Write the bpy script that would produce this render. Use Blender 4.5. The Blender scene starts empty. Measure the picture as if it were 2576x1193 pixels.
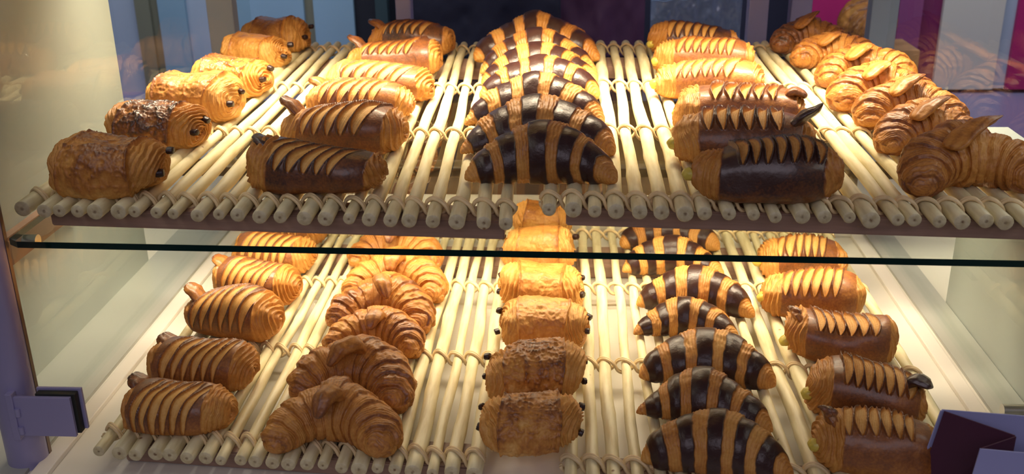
import bpy, bmesh, math, random
import numpy as np
from mathutils import Vector, Matrix

# ---------------------------------------------------------------- camera, sky, lights, exposure
sc = bpy.context.scene
col = sc.collection
CZ = 1.6
cd = bpy.data.cameras.new('camera'); cam = bpy.data.objects.new('camera', cd); col.objects.link(cam)
cd.sensor_width = 36; cd.sensor_fit = 'HORIZONTAL'; cd.lens = 36*2601/2576
cd.clip_start = .02; cd.clip_end = 60
_D = Vector((150, 1046, 2601)).normalized()
_X = Vector((1, -.008, 0)); _X.z = -(_X.x*_D.x+_X.y*_D.y)/_D.z; _X.normalize()
_Z = _D.cross(_X)
if _Z.y < 0: _Z = -_Z
# rows: world axes seen in the camera's right / up / forward
W = [Vector((_X[k], _D[k], _Z[k])) for k in range(3)]
cam.matrix_world = Matrix(((W[0].x, W[1].x, -W[2].x, 0), (W[0].y, W[1].y, -W[2].y, 0), (W[0].z, W[1].z, -W[2].z, CZ), (0, 0, 0, 1)))
sc.camera = cam
cd.dof.use_dof = True; cd.dof.focus_distance = 1.12; cd.dof.aperture_fstop = 9
sc.view_settings.view_transform = 'Standard'; sc.view_settings.look = 'None'
sc.view_settings.gamma = 1; sc.view_settings.use_curve_mapping = False
sc.view_settings.exposure = 0.0
wd = bpy.data.worlds.new('world'); sc.world = wd; wd.use_nodes = True
wd.node_tree.nodes['Background'].inputs[0].default_value = (.50, .46, .62, 1)
wd.node_tree.nodes['Background'].inputs[1].default_value = .10

def area(name, loc, sx, sy, power, color, spread, rot=(0, 0, 0)):
    l = bpy.data.lights.new(name, 'AREA'); l.shape = 'RECTANGLE'; l.size = sx; l.size_y = sy
    l.energy = power; l.color = color; l.spread = math.radians(spread)
    o = bpy.data.objects.new(name, l); o.location = loc; o.rotation_euler = rot; col.objects.link(o); return o
WARM = (1, .82, .57)
area('upper_case_light', (-.04, 1.30, 1.585), 1.02, .035, 7.8, WARM, 100)
area('lower_case_light', (-.04, 1.16, 1.212), .92, .02, 2.5, WARM, 155)
area('front_daylight_fill', (-.3, -1.2, 2.5), 2.5, 1.2, 10.5, (.90, .80, .92), 160, (math.radians(58), 0, 0))  # soft front fill standing in for daylight; the window itself is unseen
area('back_panel_fill', (0, 1.86, 2.05), 2.6, .25, 13, (.85, .90, 1), 160, (math.radians(62), 0, 0))  # added fill, aimed at the panels behind the case to brighten them
area('left_bay_fill', (-.57, 1.0, 1.75), .05, 1.0, .8, (1, .95, .82), 170)  # added fill to brighten the left wall, no lamp known there
area('right_bay_fill', (.62, 1.0, 1.55), .12, .8, .8, (1, .95, .85), 170)  # same kind of added fill for the wall and bay on the right

# ---------------------------------------------------------------- shape maths (numpy)
def _h(ix, iy, iz, seed):
    n = (ix*374761393 + iy*668265263 + iz*2147483647 + seed*974634777) & 0xffffffff
    n = ((n ^ (n >> 13))*1274126177) & 0xffffffff
    n = n ^ (n >> 16)
    return (n & 0xffff)/65535.0
def noise(P, freq, seed=0):
    """value noise in 0..1"""
    Q = np.asarray(P, float)*freq + 1000.0
    I = np.floor(Q).astype(np.int64); f = Q - I; f = f*f*(3-2*f)
    x, y, z = I[..., 0], I[..., 1], I[..., 2]; fx, fy, fz = f[..., 0], f[..., 1], f[..., 2]
    r = 0
    for a in (0, 1):
        for b in (0, 1):
            for c in (0, 1):
                w = (fx if a else 1-fx)*(fy if b else 1-fy)*(fz if c else 1-fz)
                r = r + w*_h(x+a, y+b, z+c, seed)
    return r
def fbm(P, freq, seed=0, o=3):
    s = 0; a = 1; t = 0
    for k in range(o):
        s = s + a*noise(P, freq*2**k, seed+17*k); t += a; a *= .5
    return s/t
def ridged(P, freq, seed=0, o=3):
    s = 0; a = 1; t = 0
    for k in range(o):
        s = s + a*(1-np.abs(2*noise(P, freq*2**k, seed+31*k)-1)); t += a; a *= .5
    return s/t
def sst(a, b, x):
    t = np.clip((x-a)/(b-a), 0, 1); return t*t*(3-2*t)
def normals(P):
    du = np.gradient(P, axis=0)
    dv = np.roll(P, -1, 1)-np.roll(P, 1, 1)
    n = np.cross(dv, du); l = np.linalg.norm(n, axis=2, keepdims=True)
    return n/np.maximum(l, 1e-12)
def roll_grid(L, W, H, n, nu, nv, zc=.45, squ=.8):
    """a rolled-up loaf: rounded box profile along x, flat-bottomed oval section"""
    ph = np.linspace(-math.pi/2, math.pi/2, 4001)
    cx = np.sign(np.sin(ph))*np.abs(np.sin(ph))**(2/n); cs = np.maximum(np.cos(ph), 0)**(2/n)
    ar = np.concatenate([[0], np.cumsum(np.hypot(np.diff(cx)*L/2, np.diff(cs)*W/2))])
    q = np.linspace(0, ar[-1], nu)
    x = np.interp(q, ar, cx); s = np.interp(q, ar, cs)
    th = np.linspace(0, 2*math.pi, nv, endpoint=False)
    c, sn = np.cos(th), np.sin(th)
    cy = np.sign(c)*np.abs(c)**squ
    cz = np.where(sn > 0, (1-zc)*np.abs(sn)**.85, -zc*np.abs(sn)**.5)
    P = np.zeros((nu, nv, 3))
    P[..., 0] = x[:, None]*L/2
    P[..., 1] = s[:, None]*cy[None]*W/2
    P[..., 2] = H*zc + s[:, None]*cz[None]*H
    g = np.minimum(q, ar[-1]-q)            # distance to the nearer end centre along the skin
    return P, x[:, None]+0*th[None], s[:, None]+0*th[None], th[None]+0*x[:, None], g[:, None]+0*th[None]
def settle(P):
    P[..., 2] = np.where(P[..., 2] < 0, P[..., 2]*.1, P[..., 2]); P[..., 2] -= P[..., 2].min(); return P

def geo_pain(seed, bake=.5, wrinkle=1., L=.104, W=.088, H=.056):
    rs = np.random.RandomState(seed)
    P, x, s, th, g = roll_grid(L, W, H, 4.2, 210, 170, squ=.8)
    up = np.clip(np.sin(th), 0, 1)
    e = .60+.05*(rs.rand()-.5)
    xe = np.abs(x)+.035*(fbm(P, 40, seed+5)-.5)*2+.03*np.sin(th*2+seed)
    skin = 1-sst(e, e+.035, xe)
    P[..., 0] += .003*np.sin(th*1.0+seed)*x
    P[..., 1] += .005*np.sin(x*2.0+seed); P[..., 1:] = P[..., 1:]*(1+.06*np.sin(x*1.7+seed*2)[..., None])
    N = normals(P)
    lob = (fbm(P, 22, seed+1, 2)-.5)*.013
    Wp = P+.006*np.stack([fbm(P, 60, seed+41, 2), fbm(P, 60, seed+42, 2), fbm(P, 60, seed+43, 2)], -1)
    wr = ridged(Wp*[1, 1.5, 1.3], 75, seed+2, 3)
    wr2 = ridged(Wp*[1, 1.6, 1.3], 190, seed+3, 2)
    d = lob + skin*(.0026*sst(-.2, .6, 1) + wrinkle*(.0046*(wr-.62)+.0022*(wr2-.6)))
    ph = g*170 + 2*np.cos(th+seed) + th/(2*math.pi)*1.0 + 3.4*(fbm(P, 30, seed+7)-.5)
    lam = .5+.5*np.cos(2*math.pi*ph)
    lam2 = .5+.5*np.cos(2*math.pi*ph*2.7+4*fbm(P, 90, seed+8))
    d = d + (1-skin)*(.0038*(lam-.3)*sst(.3, .7, fbm(P, 36, seed+19))+.0007*lam2+.006*(fbm(P, 60, seed+9)-.5)+.003*(ridged(P*[1, .4, .4], 160, seed+29, 2)-.6))
    # the crust stands a little proud of the layered ends
    d = d + .0018*np.exp(-((xe-e)/.03)**2)
    P = P + N*d[..., None]
    b = bake + .22*(fbm(P, 30, seed+11)-.5)*2 + .55*(wr-.62)*wrinkle + .35*(wr2-.6)*wrinkle + .16*up - .08
    b = b + .16*np.exp(-((xe-e)/.05)**2)
    be = bake*.46 -.02 + .16*lam + .10*lam2 + .22*(fbm(P, 60, seed+12)-.5)
    b = skin*b + (1-skin)*be
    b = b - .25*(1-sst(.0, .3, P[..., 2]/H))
    return settle(P), b, 0*b

def geo_danish(seed, bake=.7, slant=.9, nslash=9, side='front', L=.136, W=.078, H=.060, lip=1., coil=-1, w0=.62, w1=2.35, gape=.60):
    rs = np.random.RandomState(seed)
    P, x, s, th, g = roll_grid(L, W, H, 3.6, 250, 190, squ=.85, zc=.42)
    up = np.clip(np.sin(th), 0, 1)
    # the coil end is wider and paler, the other end is tucked under
    xl = x*(-coil)                                   # +1 at the tucked end, -1 at the coil end
    jit = .05*(fbm(P, 30, seed+5)-.5)*2+.03*np.sin(th*1.5+seed)
    skin = sst(-.66, -.62, xl+jit)*(1-sst(.80, .84, xl+jit))
    N = normals(P)
    a0, a1 = w0, w1
    w = (th-a0)/(a1-a0)
    inw = sst(0, .06, w)*(1-sst(.94, 1, w))
    q = (x*.5)*nslash*1.28 + slant*(w-.5)*1.6 + .35*np.sin(math.pi*np.clip(w, 0, 1))*np.sign(slant) + .7*(fbm(P, 20, seed+3)-.5)
    fr = q-np.floor(q)
    k = np.floor(q)
    rnd = _h(k.astype(np.int64), 7+0*k.astype(np.int64), 3+0*k.astype(np.int64), seed)
    op = np.where((w > 0) & (w < 1), np.clip(np.sin(math.pi*np.clip(w, 0, 1)), 0, 1)**.75, 0)*(gape+.22*rnd)
    dd = np.abs(fr-.52)
    lens = (1-sst(op/2-.05, op/2+.03, dd))*inw*skin*(op > .08)
    kx = (k+.5-.1)/(nslash*.64)*(-coil)
    ok = (kx > -.58) & (kx < .66)
    lens = lens*ok
    edge = np.exp(-((dd-op/2-.07)/.07)**2)*inw*skin*(op > .05)*ok
    d = (fbm(P, 18, seed+1, 2)-.5)*.015
    d = d + lens*(-.0016+.0050*(fr-.5)*lip) + edge*(.0022+.002*rnd)*lip
    fine = .5+.5*np.cos(2*math.pi*(fr*6+w*2.5+1.5*fbm(P, 70, seed+4)))
    d = d + lens*.0005*fine + skin*(1-lens)*(.0010*(fbm(P, 90, seed+6)-.5))
    ph = g*170 + 1.6*np.cos(th+seed) + th/(2*math.pi) + 3.2*(fbm(P, 28, seed+7)-.5)
    lam = .5+.5*np.cos(2*math.pi*ph)
    lam2 = .5+.5*np.cos(2*math.pi*ph*2.6+4*fbm(P, 80, seed+8))
    d = d + (1-skin)*(.0040*(lam-.3)*sst(.3, .7, fbm(P, 36, seed+19))+.0007*lam2+.0065*(fbm(P, 50, seed+9)-.5)+.003*(ridged(P*[1, .4, .4], 150, seed+29, 2)-.6)) + .0012*skin
    P = P + N*d[..., None]
    # a slightly bowed, uneven loaf
    P[..., 1] += .005*np.cos(x*2.2+seed); P[..., 1:] = P[..., 1:]*(1+.07*np.sin(x*1.9+seed*2)[..., None])
    b = bake + .14*(fbm(P, 28, seed+11)-.5)*2
    front = sst(math.pi*.93, math.pi*1.2, th)*(1-sst(math.pi*1.75, math.pi*1.95, th))
    b = b - .22*front*bake                              # smooth side below the cuts: matt tan
    b = b*(1-lens) + lens*(.02+.12*bake+.16*fine-.10*np.exp(-((fr-.5)/.12)**2)+.18*(fbm(P, 50, seed+14)-.5))
    b = b + .12*edge
    be = .08+.24*bake + .15*lam + .08*lam2 + .25*(fbm(P, 40, seed+12)-.5)
    b = skin*b + (1-skin)*be
    return settle(P), b, 0*b

def geo_cres(seed, choc=False, bake=.5, width=.145, R=.031, arc=60., depth=.03, tip=.3, blunt=8., peak=.12, wav=1., twist=.12, hz=.95, bands=None, lean=0.):
    rs = np.random.RandomState(seed)
    nu, nv = 260, 130
    tt = np.linspace(-1, 1, nu)
    # dense towards the ends
    t = np.sin(tt*math.pi/2)*.35+tt*.65
    a = math.radians(arc)
    rt = R*((1-np.abs(t)**2.0)*(1-tip)+tip)
    rt = rt*(1+peak*np.exp(-(t/.28)**2))
    rcap = rt*np.maximum(1-np.abs(t)**blunt, 0)**.5
    Xh = width/2-R*tip*.55
    asym = 1+.06*(rs.rand()-.5)*np.sign(t)
    cx = Xh*np.sin(a*t)/math.sin(a)*asym if arc < 90 else Xh*np.sin(a*t)
    ccy = depth*((np.cos(a*t)-math.cos(a))/(1-math.cos(a))) - depth*.55
    cz = rt*hz*.78+lean*t
    C = np.stack([cx, ccy, cz], 1)
    T = np.gradient(C, axis=0); T[:, 2] = 0; T /= np.linalg.norm(T, axis=1, keepdims=True)
    S = np.stack([-T[:, 1], T[:, 0], 0*t], 1)
    th = np.linspace(0, 2*math.pi, nv, endpoint=False)
    TH = th[None]+0*t[:, None]; TT = t[:, None]+0*TH
    P = C[:, None]+rcap[:, None, None]*(S[:, None]*np.cos(th)[None, :, None]*1.06+np.array([0, 0, hz])*np.sin(th)[None, :, None])
    # each wrap of dough
    sg = np.sign(TT)
    tp = TT + twist*np.sin(TH*.5+.4)*1.0 - twist*.45 + .07*(fbm(P, 30, seed+5)-.5) + .035*(fbm(P, 120, seed+25)-.5)
    tb = np.abs(tp)
    if bands is None:
        bands = [.11, .28, .46, .62, .82] if choc else [.13, .33, .53, .72, .88]
    bands = [v+.02*(rs.rand()-.5)*2 for v in bands]
    N = normals(P)
    d = (fbm(P, 20, seed+1, 2)-.5)*.012
    for v in bands:
        d = d - (.0013 if choc else .0030)*wav*sst(v-.012, v+.012, tb)*(1-sst(v+.012, v+.10, tb))
    lamph = tp*(30 if not choc else 26)+(3.4 if not choc else 1.6)*(fbm(P, 34, seed+6)-.5)
    lam = .5+.5*np.cos(2*math.pi*lamph); lam2 = .5+.5*np.cos(2*math.pi*lamph*2.3+1.0+3*fbm(P, 90, seed+8))
    wr = ridged(P, 80, seed+9, 3)
    ch = 0*TT
    if choc:
        b0, b1, b2, b3, b4 = bands
        w_ = .012
        ch = (1-sst(b0-w_, b0+w_, tb)) + sst(b1-w_, b1+w_, tb)*(1-sst(b2-w_, b2+w_, tb)) + sst(b3-w_, b3+w_, tb)*(1-sst(b4-w_, b4+w_, tb))
        ch = np.clip(ch, 0, 1)
        d = d + ch*(.0012+.0006*(fbm(P, 120, seed+10)-.5)) + (1-ch)*(.0008*lam+.0004*lam2+.0038*(wr-.6))
    else:
        pm = sst(.35, .62, fbm(P, 22, seed+21, 2))
        d = d + pm*(.0007*wav*lam+.0003*lam2)+(1-pm)*.0045*(ridged(P, 70, seed+23, 3)-.62)+.0030*(wr-.62)+.0034*(ridged(P, 36, seed+13, 2)-.6)
    P = P + N*(d*np.minimum(1, rcap[:, None]/R*2.2))[..., None]
    up = np.clip(np.sin(TH), 0, 1)
    b = bake*(.62 if choc else 1) + .26*(fbm(P, 24, seed+11)-.5)*2 + .13*(lam-.5) + .07*(lam2-.5) + .20*(wr-.6) + .08*up
    for v in bands:
        b = b + .12*np.exp(-((tb-v)/.02)**2)
    if not choc:
        b = b + .04*sst(.80, .95, tb)
    return settle(P), b, ch

def geo_tongue(pts, rads, seed, bake=.6, flat=.55, nu=60, nv=36):
    """tapered tongue of dough following a few points"""
    pts = np.array(pts, float); rads = np.array(rads, float); m = len(pts)
    q = np.linspace(0, m-1, nu)
    def cr(A):                                  # smooth interpolation
        out = np.stack([np.interp(q, range(m), A[:, k]) for k in range(A.shape[1])], 1)
        for _ in range(10):
            out[1:-1] = (out[:-2]+2*out[1:-1]+out[2:])/4
        return out
    C = cr(pts); r = cr(rads[:, None])[:, 0]
    r = r*np.maximum(1-np.abs(np.linspace(-1, 1, nu))**12, 0)**.5
    T = np.gradient(C, axis=0); T /= np.linalg.norm(T, axis=1, keepdims=True)
    S = np.cross(T, [0.15, .1, 1.0]); S /= np.linalg.norm(S, axis=1, keepdims=True)
    U = np.cross(S, T)
    th = np.linspace(0, 2*math.pi, nv, endpoint=False)
    P = C[:, None]+r[:, None, None]*(S[:, None]*(-np.cos(th))[None, :, None]+U[:, None]*np.sin(th)[None, :, None]*flat)
    N = normals(P)
    lam = .5+.5*np.cos(7*th[None]+3*np.linspace(0, 1, nu)[:, None]+5*(fbm(P, 60, seed)-.5))
    d = .0006*lam+.0030*(fbm(P, 90, seed+2)-.5)
    P = P+N*(d*np.minimum(1, r[:, None]/.006))[..., None]
    b = bake+.12*(lam-.5)+.3*(fbm(P, 45, seed+3)-.5)+.25*np.linspace(0, 1, nu)[:, None]**3
    return P, b, 0*b

# ---------------------------------------------------------------- materials
def mat(name, color, rough=.5, metal=0, spec=.5, coat=0, bump=0, bscale=200, vary=0, vscale=20, stretch=None, emit=None):
    m = bpy.data.materials.new(name); m.use_nodes = True; nt = m.node_tree; n = nt.nodes; p = n['Principled BSDF']
    p.inputs['Base Color'].default_value = (*color, 1); p.inputs['Roughness'].default_value = rough
    p.inputs['Metallic'].default_value = metal; p.inputs['Specular IOR Level'].default_value = spec
    p.inputs['Coat Weight'].default_value = coat
    if bump or vary:
        tc = n.new('ShaderNodeTexCoord'); mp = n.new('ShaderNodeMapping'); nt.links.new(tc.outputs['Object'], mp.inputs[0])
        if stretch: mp.inputs['Scale'].default_value = stretch
    if bump:
        t = n.new('ShaderNodeTexNoise'); t.inputs['Scale'].default_value = bscale; t.inputs['Detail'].default_value = 4
        nt.links.new(mp.outputs[0], t.inputs['Vector'])
        b = n.new('ShaderNodeBump'); b.inputs['Strength'].default_value = bump; b.inputs['Distance'].default_value = .001
        nt.links.new(t.outputs['Fac'], b.inputs['Height']); nt.links.new(b.outputs[0], p.inputs['Normal'])
    if vary:
        t = n.new('ShaderNodeTexNoise'); t.inputs['Scale'].default_value = vscale; t.inputs['Detail'].default_value = 5
        nt.links.new(mp.outputs[0], t.inputs['Vector'])
        r = n.new('ShaderNodeValToRGB'); r.color_ramp.elements[0].position = .3; r.color_ramp.elements[1].position = .72
        r.color_ramp.elements[0].color = tuple(c*(1-vary) for c in color)+(1,)
        r.color_ramp.elements[1].color = tuple(min(1, c*(1+vary*.5)) for c in color)+(1,)
        nt.links.new(t.outputs['Fac'], r.inputs[0]); nt.links.new(r.outputs[0], p.inputs['Base Color'])
    return m

def pastry_mat():
    m = bpy.data.materials.new('baked_dough'); m.use_nodes = True; nt = m.node_tree; n = nt.nodes; L = nt.links.new; p = n['Principled BSDF']
    def attr(nm):
        a = n.new('ShaderNodeAttribute'); a.attribute_name = nm; return a.outputs['Fac']
    tc = n.new('ShaderNodeTexCoord')
    def nz(s, d=4):
        t = n.new('ShaderNodeTexNoise'); t.inputs['Scale'].default_value = s; t.inputs['Detail'].default_value = d
        L(tc.outputs['Object'], t.inputs['Vector']); return t.outputs['Fac']
    def ma(op, a, b, c=None):
        k = n.new('ShaderNodeMath'); k.operation = op
        for i, v in enumerate((a, b, c)):
            if v is None: continue
            if isinstance(v, (int, float)): k.inputs[i].default_value = v
            else: L(v, k.inputs[i])
        return k.outputs[0]
    fine = nz(420, 5); mid = nz(95, 4)
    b = ma('ADD', attr('bake'), ma('MULTIPLY', ma('SUBTRACT', fine, .5), .34))
    b = ma('ADD', b, ma('MULTIPLY', ma('SUBTRACT', mid, .5), .30))
    r = n.new('ShaderNodeValToRGB'); cr = r.color_ramp
    st = [(0, (.74, .44, .14)), (.25, (.62, .31, .070)), (.5, (.48, .190, .030)), (.72, (.25, .080, .015)), (1, (.050, .018, .011))]
    cr.elements[0].position = 0; cr.elements[1].position = 1
    for q, c in st[1:-1]: cr.elements.new(q)
    for e, (q, c) in zip(cr.elements, st): e.position = q; e.color = (*c, 1)
    L(b, r.inputs[0])
    mx = n.new('ShaderNodeMix'); mx.data_type = 'RGBA'; L(attr('choc'), mx.inputs[0]); L(r.outputs[0], mx.inputs[6])
    c2 = n.new('ShaderNodeMix'); c2.data_type = 'RGBA'; L(mid, c2.inputs[0]); c2.inputs[6].default_value = (.020, .0075, .0065, 1); c2.inputs[7].default_value = (.052, .018, .014, 1)
    L(c2.outputs[2], mx.inputs[7]); L(mx.outputs[2], p.inputs['Base Color'])
    rr = ma('MULTIPLY_ADD', b, -.22, .60); rr = ma('ADD', rr, ma('MULTIPLY', fine, .12))
    rm = n.new('ShaderNodeMix'); L(attr('choc'), rm.inputs[0]); L(rr, rm.inputs[2]); rm.inputs[3].default_value = .33
    L(rm.outputs[0], p.inputs['Roughness'])
    L(ma('MULTIPLY', ma('MINIMUM', ma('MAXIMUM', ma('SUBTRACT', b, .28), 0), 1), .95), p.inputs['Coat Weight']); p.inputs['Coat Roughness'].default_value = .25
    bu = n.new('ShaderNodeBump'); bu.inputs['Distance'].default_value = .0011; L(ma('MULTIPLY_ADD', attr('choc'), -.12, .62), bu.inputs['Strength'])
    L(ma('ADD', ma('MULTIPLY', fine, .5), ma('MULTIPLY', mid, .9)), bu.inputs['Height']); L(bu.outputs[0], p.inputs['Normal'])
    return m

def stick_mat():
    m = bpy.data.materials.new('peeled_willow'); m.use_nodes = True; nt = m.node_tree; n = nt.nodes; L = nt.links.new; p = n['Principled BSDF']
    tc = n.new('ShaderNodeTexCoord'); mp = n.new('ShaderNodeMapping'); mp.inputs['Scale'].default_value = (1, .12, 1); L(tc.outputs['Object'], mp.inputs[0])
    t = n.new('ShaderNodeTexNoise'); t.inputs['Scale'].default_value = 160; t.inputs['Detail'].default_value = 4; L(mp.outputs[0], t.inputs['Vector'])
    r = n.new('ShaderNodeValToRGB'); r.color_ramp.elements[0].color = (.60, .50, .25, 1); r.color_ramp.elements[1].color = (.82, .75, .48, 1)
    r.color_ramp.elements[0].position = .25; r.color_ramp.elements[1].position = .6; L(t.outputs['Fac'], r.inputs[0])
    # small knots
    v = n.new('ShaderNodeTexVoronoi'); v.inputs['Scale'].default_value = 26; L(tc.outputs['Object'], v.inputs['Vector'])
    k = n.new('ShaderNodeMapRange'); k.inputs[1].default_value = .02; k.inputs[2].default_value = .06; L(v.outputs['Distance'], k.inputs[0])
    a = n.new('ShaderNodeAttribute'); a.attribute_name = 'cut'
    m1 = n.new('ShaderNodeMix'); m1.data_type = 'RGBA'; L(k.outputs[0], m1.inputs[0]); m1.inputs[6].default_value = (.28, .13, .05, 1); L(r.outputs[0], m1.inputs[7])
    m2 = n.new('ShaderNodeMix'); m2.data_type = 'RGBA'; L(a.outputs['Fac'], m2.inputs[0]); L(m1.outputs[2], m2.inputs[6]); m2.inputs[7].default_value = (.20, .12, .06, 1)
    L(m2.outputs[2], p.inputs['Base Color']); p.inputs['Roughness'].default_value = .45
    b = n.new('ShaderNodeBump'); b.inputs['Strength'].default_value = .4; b.inputs['Distance'].default_value = .0008; L(t.outputs['Fac'], b.inputs['Height']); L(b.outputs[0], p.inputs['Normal'])
    return m

def glass_mat(name, tint=(.97, .99, .98), refl=1.0, ior=1.5, rough=0.0):
    m = bpy.data.materials.new(name); m.use_nodes = True; nt = m.node_tree; n = nt.nodes; L = nt.links.new
    n.remove(n['Principled BSDF']); out = n['Material Output']
    t = n.new('ShaderNodeBsdfTransparent'); t.inputs[0].default_value = (*tint, 1)
    g = n.new('ShaderNodeBsdfGlossy'); g.inputs['Roughness'].default_value = rough
    f = n.new('ShaderNodeFresnel'); f.inputs[0].default_value = ior; ge = n.new('ShaderNodeNewGeometry')
    fi = n.new('ShaderNodeMath'); fi.operation = 'SUBTRACT'; fi.inputs[0].default_value = 1; L(ge.outputs['Backfacing'], fi.inputs[1])
    k = n.new('ShaderNodeMath'); k.operation = 'MULTIPLY'; k.inputs[1].default_value = refl; k.use_clamp = True; k2 = n.new('ShaderNodeMath'); k2.operation = 'MULTIPLY'; L(f.outputs[0], k2.inputs[0]); L(fi.outputs[0], k2.inputs[1]); L(k2.outputs[0], k.inputs[0])
    x = n.new('ShaderNodeMixShader'); L(k.outputs[0], x.inputs[0]); L(t.outputs[0], x.inputs[1]); L(g.outputs[0], x.inputs[2]); L(x.outputs[0], out.inputs[0])
    return m

M = dict(
    dough=pastry_mat(), stick=stick_mat(),
    choc=mat('dark_chocolate', (.028, .010, .008), .35, bump=.6, bscale=300),
    cane=mat('rattan_cane', (.80, .62, .34), .42, bump=.4, bscale=300, vary=.25, vscale=60),
    plank=mat('pale_plank', (.36, .23, .17), .55, bump=.3, bscale=80, vary=.25, vscale=30, stretch=(.3, 3, 6)),
    glass=glass_mat('clear_glass'), side_glass=glass_mat('side_glass', refl=.5),
    glass_edge=mat('green_glass_edge', (.002, .020, .016), .12, spec=.5),
    white=mat('white_laminate', (.78, .75, .68), .45, vary=.05, vscale=6),
    deck=mat('white_deck', (.80, .77, .70), .42, vary=.05, vscale=5),
    trim=mat('white_trim', (.84, .80, .74), .35),
    ledge=mat('pale_grey_ledge', (.46, .47, .44), .35, vary=.06, vscale=4),
    cream=mat('cream_wall', (.47, .51, .50), .55, vary=.10, vscale=3),
    lav=mat('lavender_paint', (.34, .32, .54), .32, metal=.1, bump=.05, bscale=500),
    blue=mat('blue_grey_panel', (.26, .42, .55), .5, vary=.12, vscale=3),
    blue2=mat('light_blue_grey', (.42, .50, .62), .5, vary=.1, vscale=3),
    olive=mat('olive_profile', (.20, .20, .14), .5),
    creamst=mat('cream_strip', (.62, .58, .52), .5),
    dark=mat('black_recess', (.008, .010, .018), .6),
    teal=mat('dark_teal_panel', (.03, .06, .07), .5),
    navy=mat('navy_fabric', (.010, .011, .030), .75, bump=.5, bscale=60),
    plum=mat('plum_panel', (.050, .012, .045), .6),
    magenta=mat('magenta_wall', (.42, .010, .13), .6, vary=.08, vscale=4),
    mauve=mat('mauve_panel', (.24, .05, .17), .55),
    maroon=mat('maroon_card', (.060, .008, .035), .6),
    card=mat('lavender_card', (.36, .38, .68), .6, bump=.1, bscale=400),
    rubber=mat('black_rubber', (.01, .012, .01), .5),
    steel=mat('brushed_steel', (.60, .60, .56), .25, metal=1),
    copper=mat('brass_strip', (.16, .10, .07), .3, metal=.3),
    wood=mat('light_wood', (.55, .33, .15), .5, vary=.2, vscale=20),
    brown=mat('brown_back', (.10, .065, .05), .5),
    alu=mat('dark_aluminium', (.10, .09, .085), .45, metal=.5),
    filling=mat('custard_filling', (.62, .50, .08), .35, bump=.5, bscale=300),
    floor=mat('floor_tiles', (.25, .22, .2), .5, vary=.2),
)
bag = glass_mat('clear_film', tint=(.75, .82, .95), refl=3.0, rough=.12); M['film'] = bag
_n = bag.node_tree.nodes; _l = bag.node_tree.links.new; _d = _n.new('ShaderNodeBsdfDiffuse'); _d.inputs[0].default_value = (.45, .60, .85, 1)
_m = _n.new('ShaderNodeMixShader'); _m.inputs[0].default_value = .30
_l(_n['Material Output'].inputs[0].links[0].from_socket, _m.inputs[1]); _l(_d.outputs[0], _m.inputs[2]); _l(_m.outputs[0], _n['Material Output'].inputs[0])
M['brown_fill'] = mat('brown_fill_board', (.30, .17, .12), .5, vary=.15)

# ---------------------------------------------------------------- helpers
def link(name, me, m=None, parent=None, loc=None, rz=0):
    o = bpy.data.objects.new(name, me); col.objects.link(o)
    if m is not None and len(me.materials) == 0: me.materials.append(m)
    if parent: o.parent = parent
    if loc: o.location = loc
    if rz: o.rotation_euler = (0, 0, rz)
    return o
def tag(o, label=None, cat=None, group=None, kind=None):
    for k, v in (('label', label), ('category', cat), ('group', group), ('kind', kind)):
        if v: o[k] = v
    return o
def empty(name, loc, rz=0):
    o = bpy.data.objects.new(name, None); o.empty_display_size = .02; o.location = loc; o.rotation_euler = (0, 0, rz); col.objects.link(o); return o
def mesh_np(name, V, F, smooth=True, attrs=None):
    """V (n,3); F list of arrays (k,3) or (k,4)"""
    me = bpy.data.meshes.new(name)
    V = np.asarray(V, np.float32)
    me.vertices.add(len(V)); me.vertices.foreach_set('co', V.ravel())
    nl = sum(f.size for f in F); npoly = sum(len(f) for f in F)
    me.loops.add(nl); me.polygons.add(npoly)
    me.loops.foreach_set('vertex_index', np.concatenate([f.ravel() for f in F]).astype(np.int32))
    st = []; o = 0
    for f in F:
        st.append(o+np.arange(len(f))*f.shape[1]); o += f.size
    me.polygons.foreach_set('loop_start', np.concatenate(st).astype(np.int32))
    me.update(calc_edges=True)
    me.polygons.foreach_set('use_smooth', np.full(npoly, smooth))
    for k, v in (attrs or {}).items():
        a = me.attributes.new(k, 'FLOAT', 'POINT'); a.data.foreach_set('value', np.asarray(v, np.float32).ravel())
    return me
def grid_faces(nu, nv, base=0):
    i = np.arange(nu-1)[:, None]; j = np.arange(nv)[None]
    j2 = (j+1) % nv
    return np.stack([base+i*nv+j, base+i*nv+j2, base+(i+1)*nv+j2, base+(i+1)*nv+j], 2).reshape(-1, 4)
def closed_mesh(name, P, attrs=None):
    """tube grid with both end rings drawn to a pole"""
    nu, nv = P.shape[:2]
    Q = P[1:-1]; V = np.concatenate([Q.reshape(-1, 3), P[0].mean(0)[None], P[-1].mean(0)[None]])
    n = nu-2; a, b = n*nv, n*nv+1
    j = np.arange(nv); j2 = (j+1) % nv
    F = [grid_faces(n, nv)[:, ::-1], np.stack([0*j+a, j, j2], 1), np.stack([0*j+b, (n-1)*nv+j2, (n-1)*nv+j], 1)]
    F[0] = F[0][:, ::-1]; F[1] = F[1][:, ::-1]; F[2] = F[2][:, ::-1]
    F = [f[:, ::-1] for f in F]
    at = {}
    for k, v in (attrs or {}).items():
        v = np.broadcast_to(v, P.shape[:2])
        at[k] = np.concatenate([v[1:-1].ravel(), [v[0].mean()], [v[-1].mean()]])
    return mesh_np(name, V, F, True, at)
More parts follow.
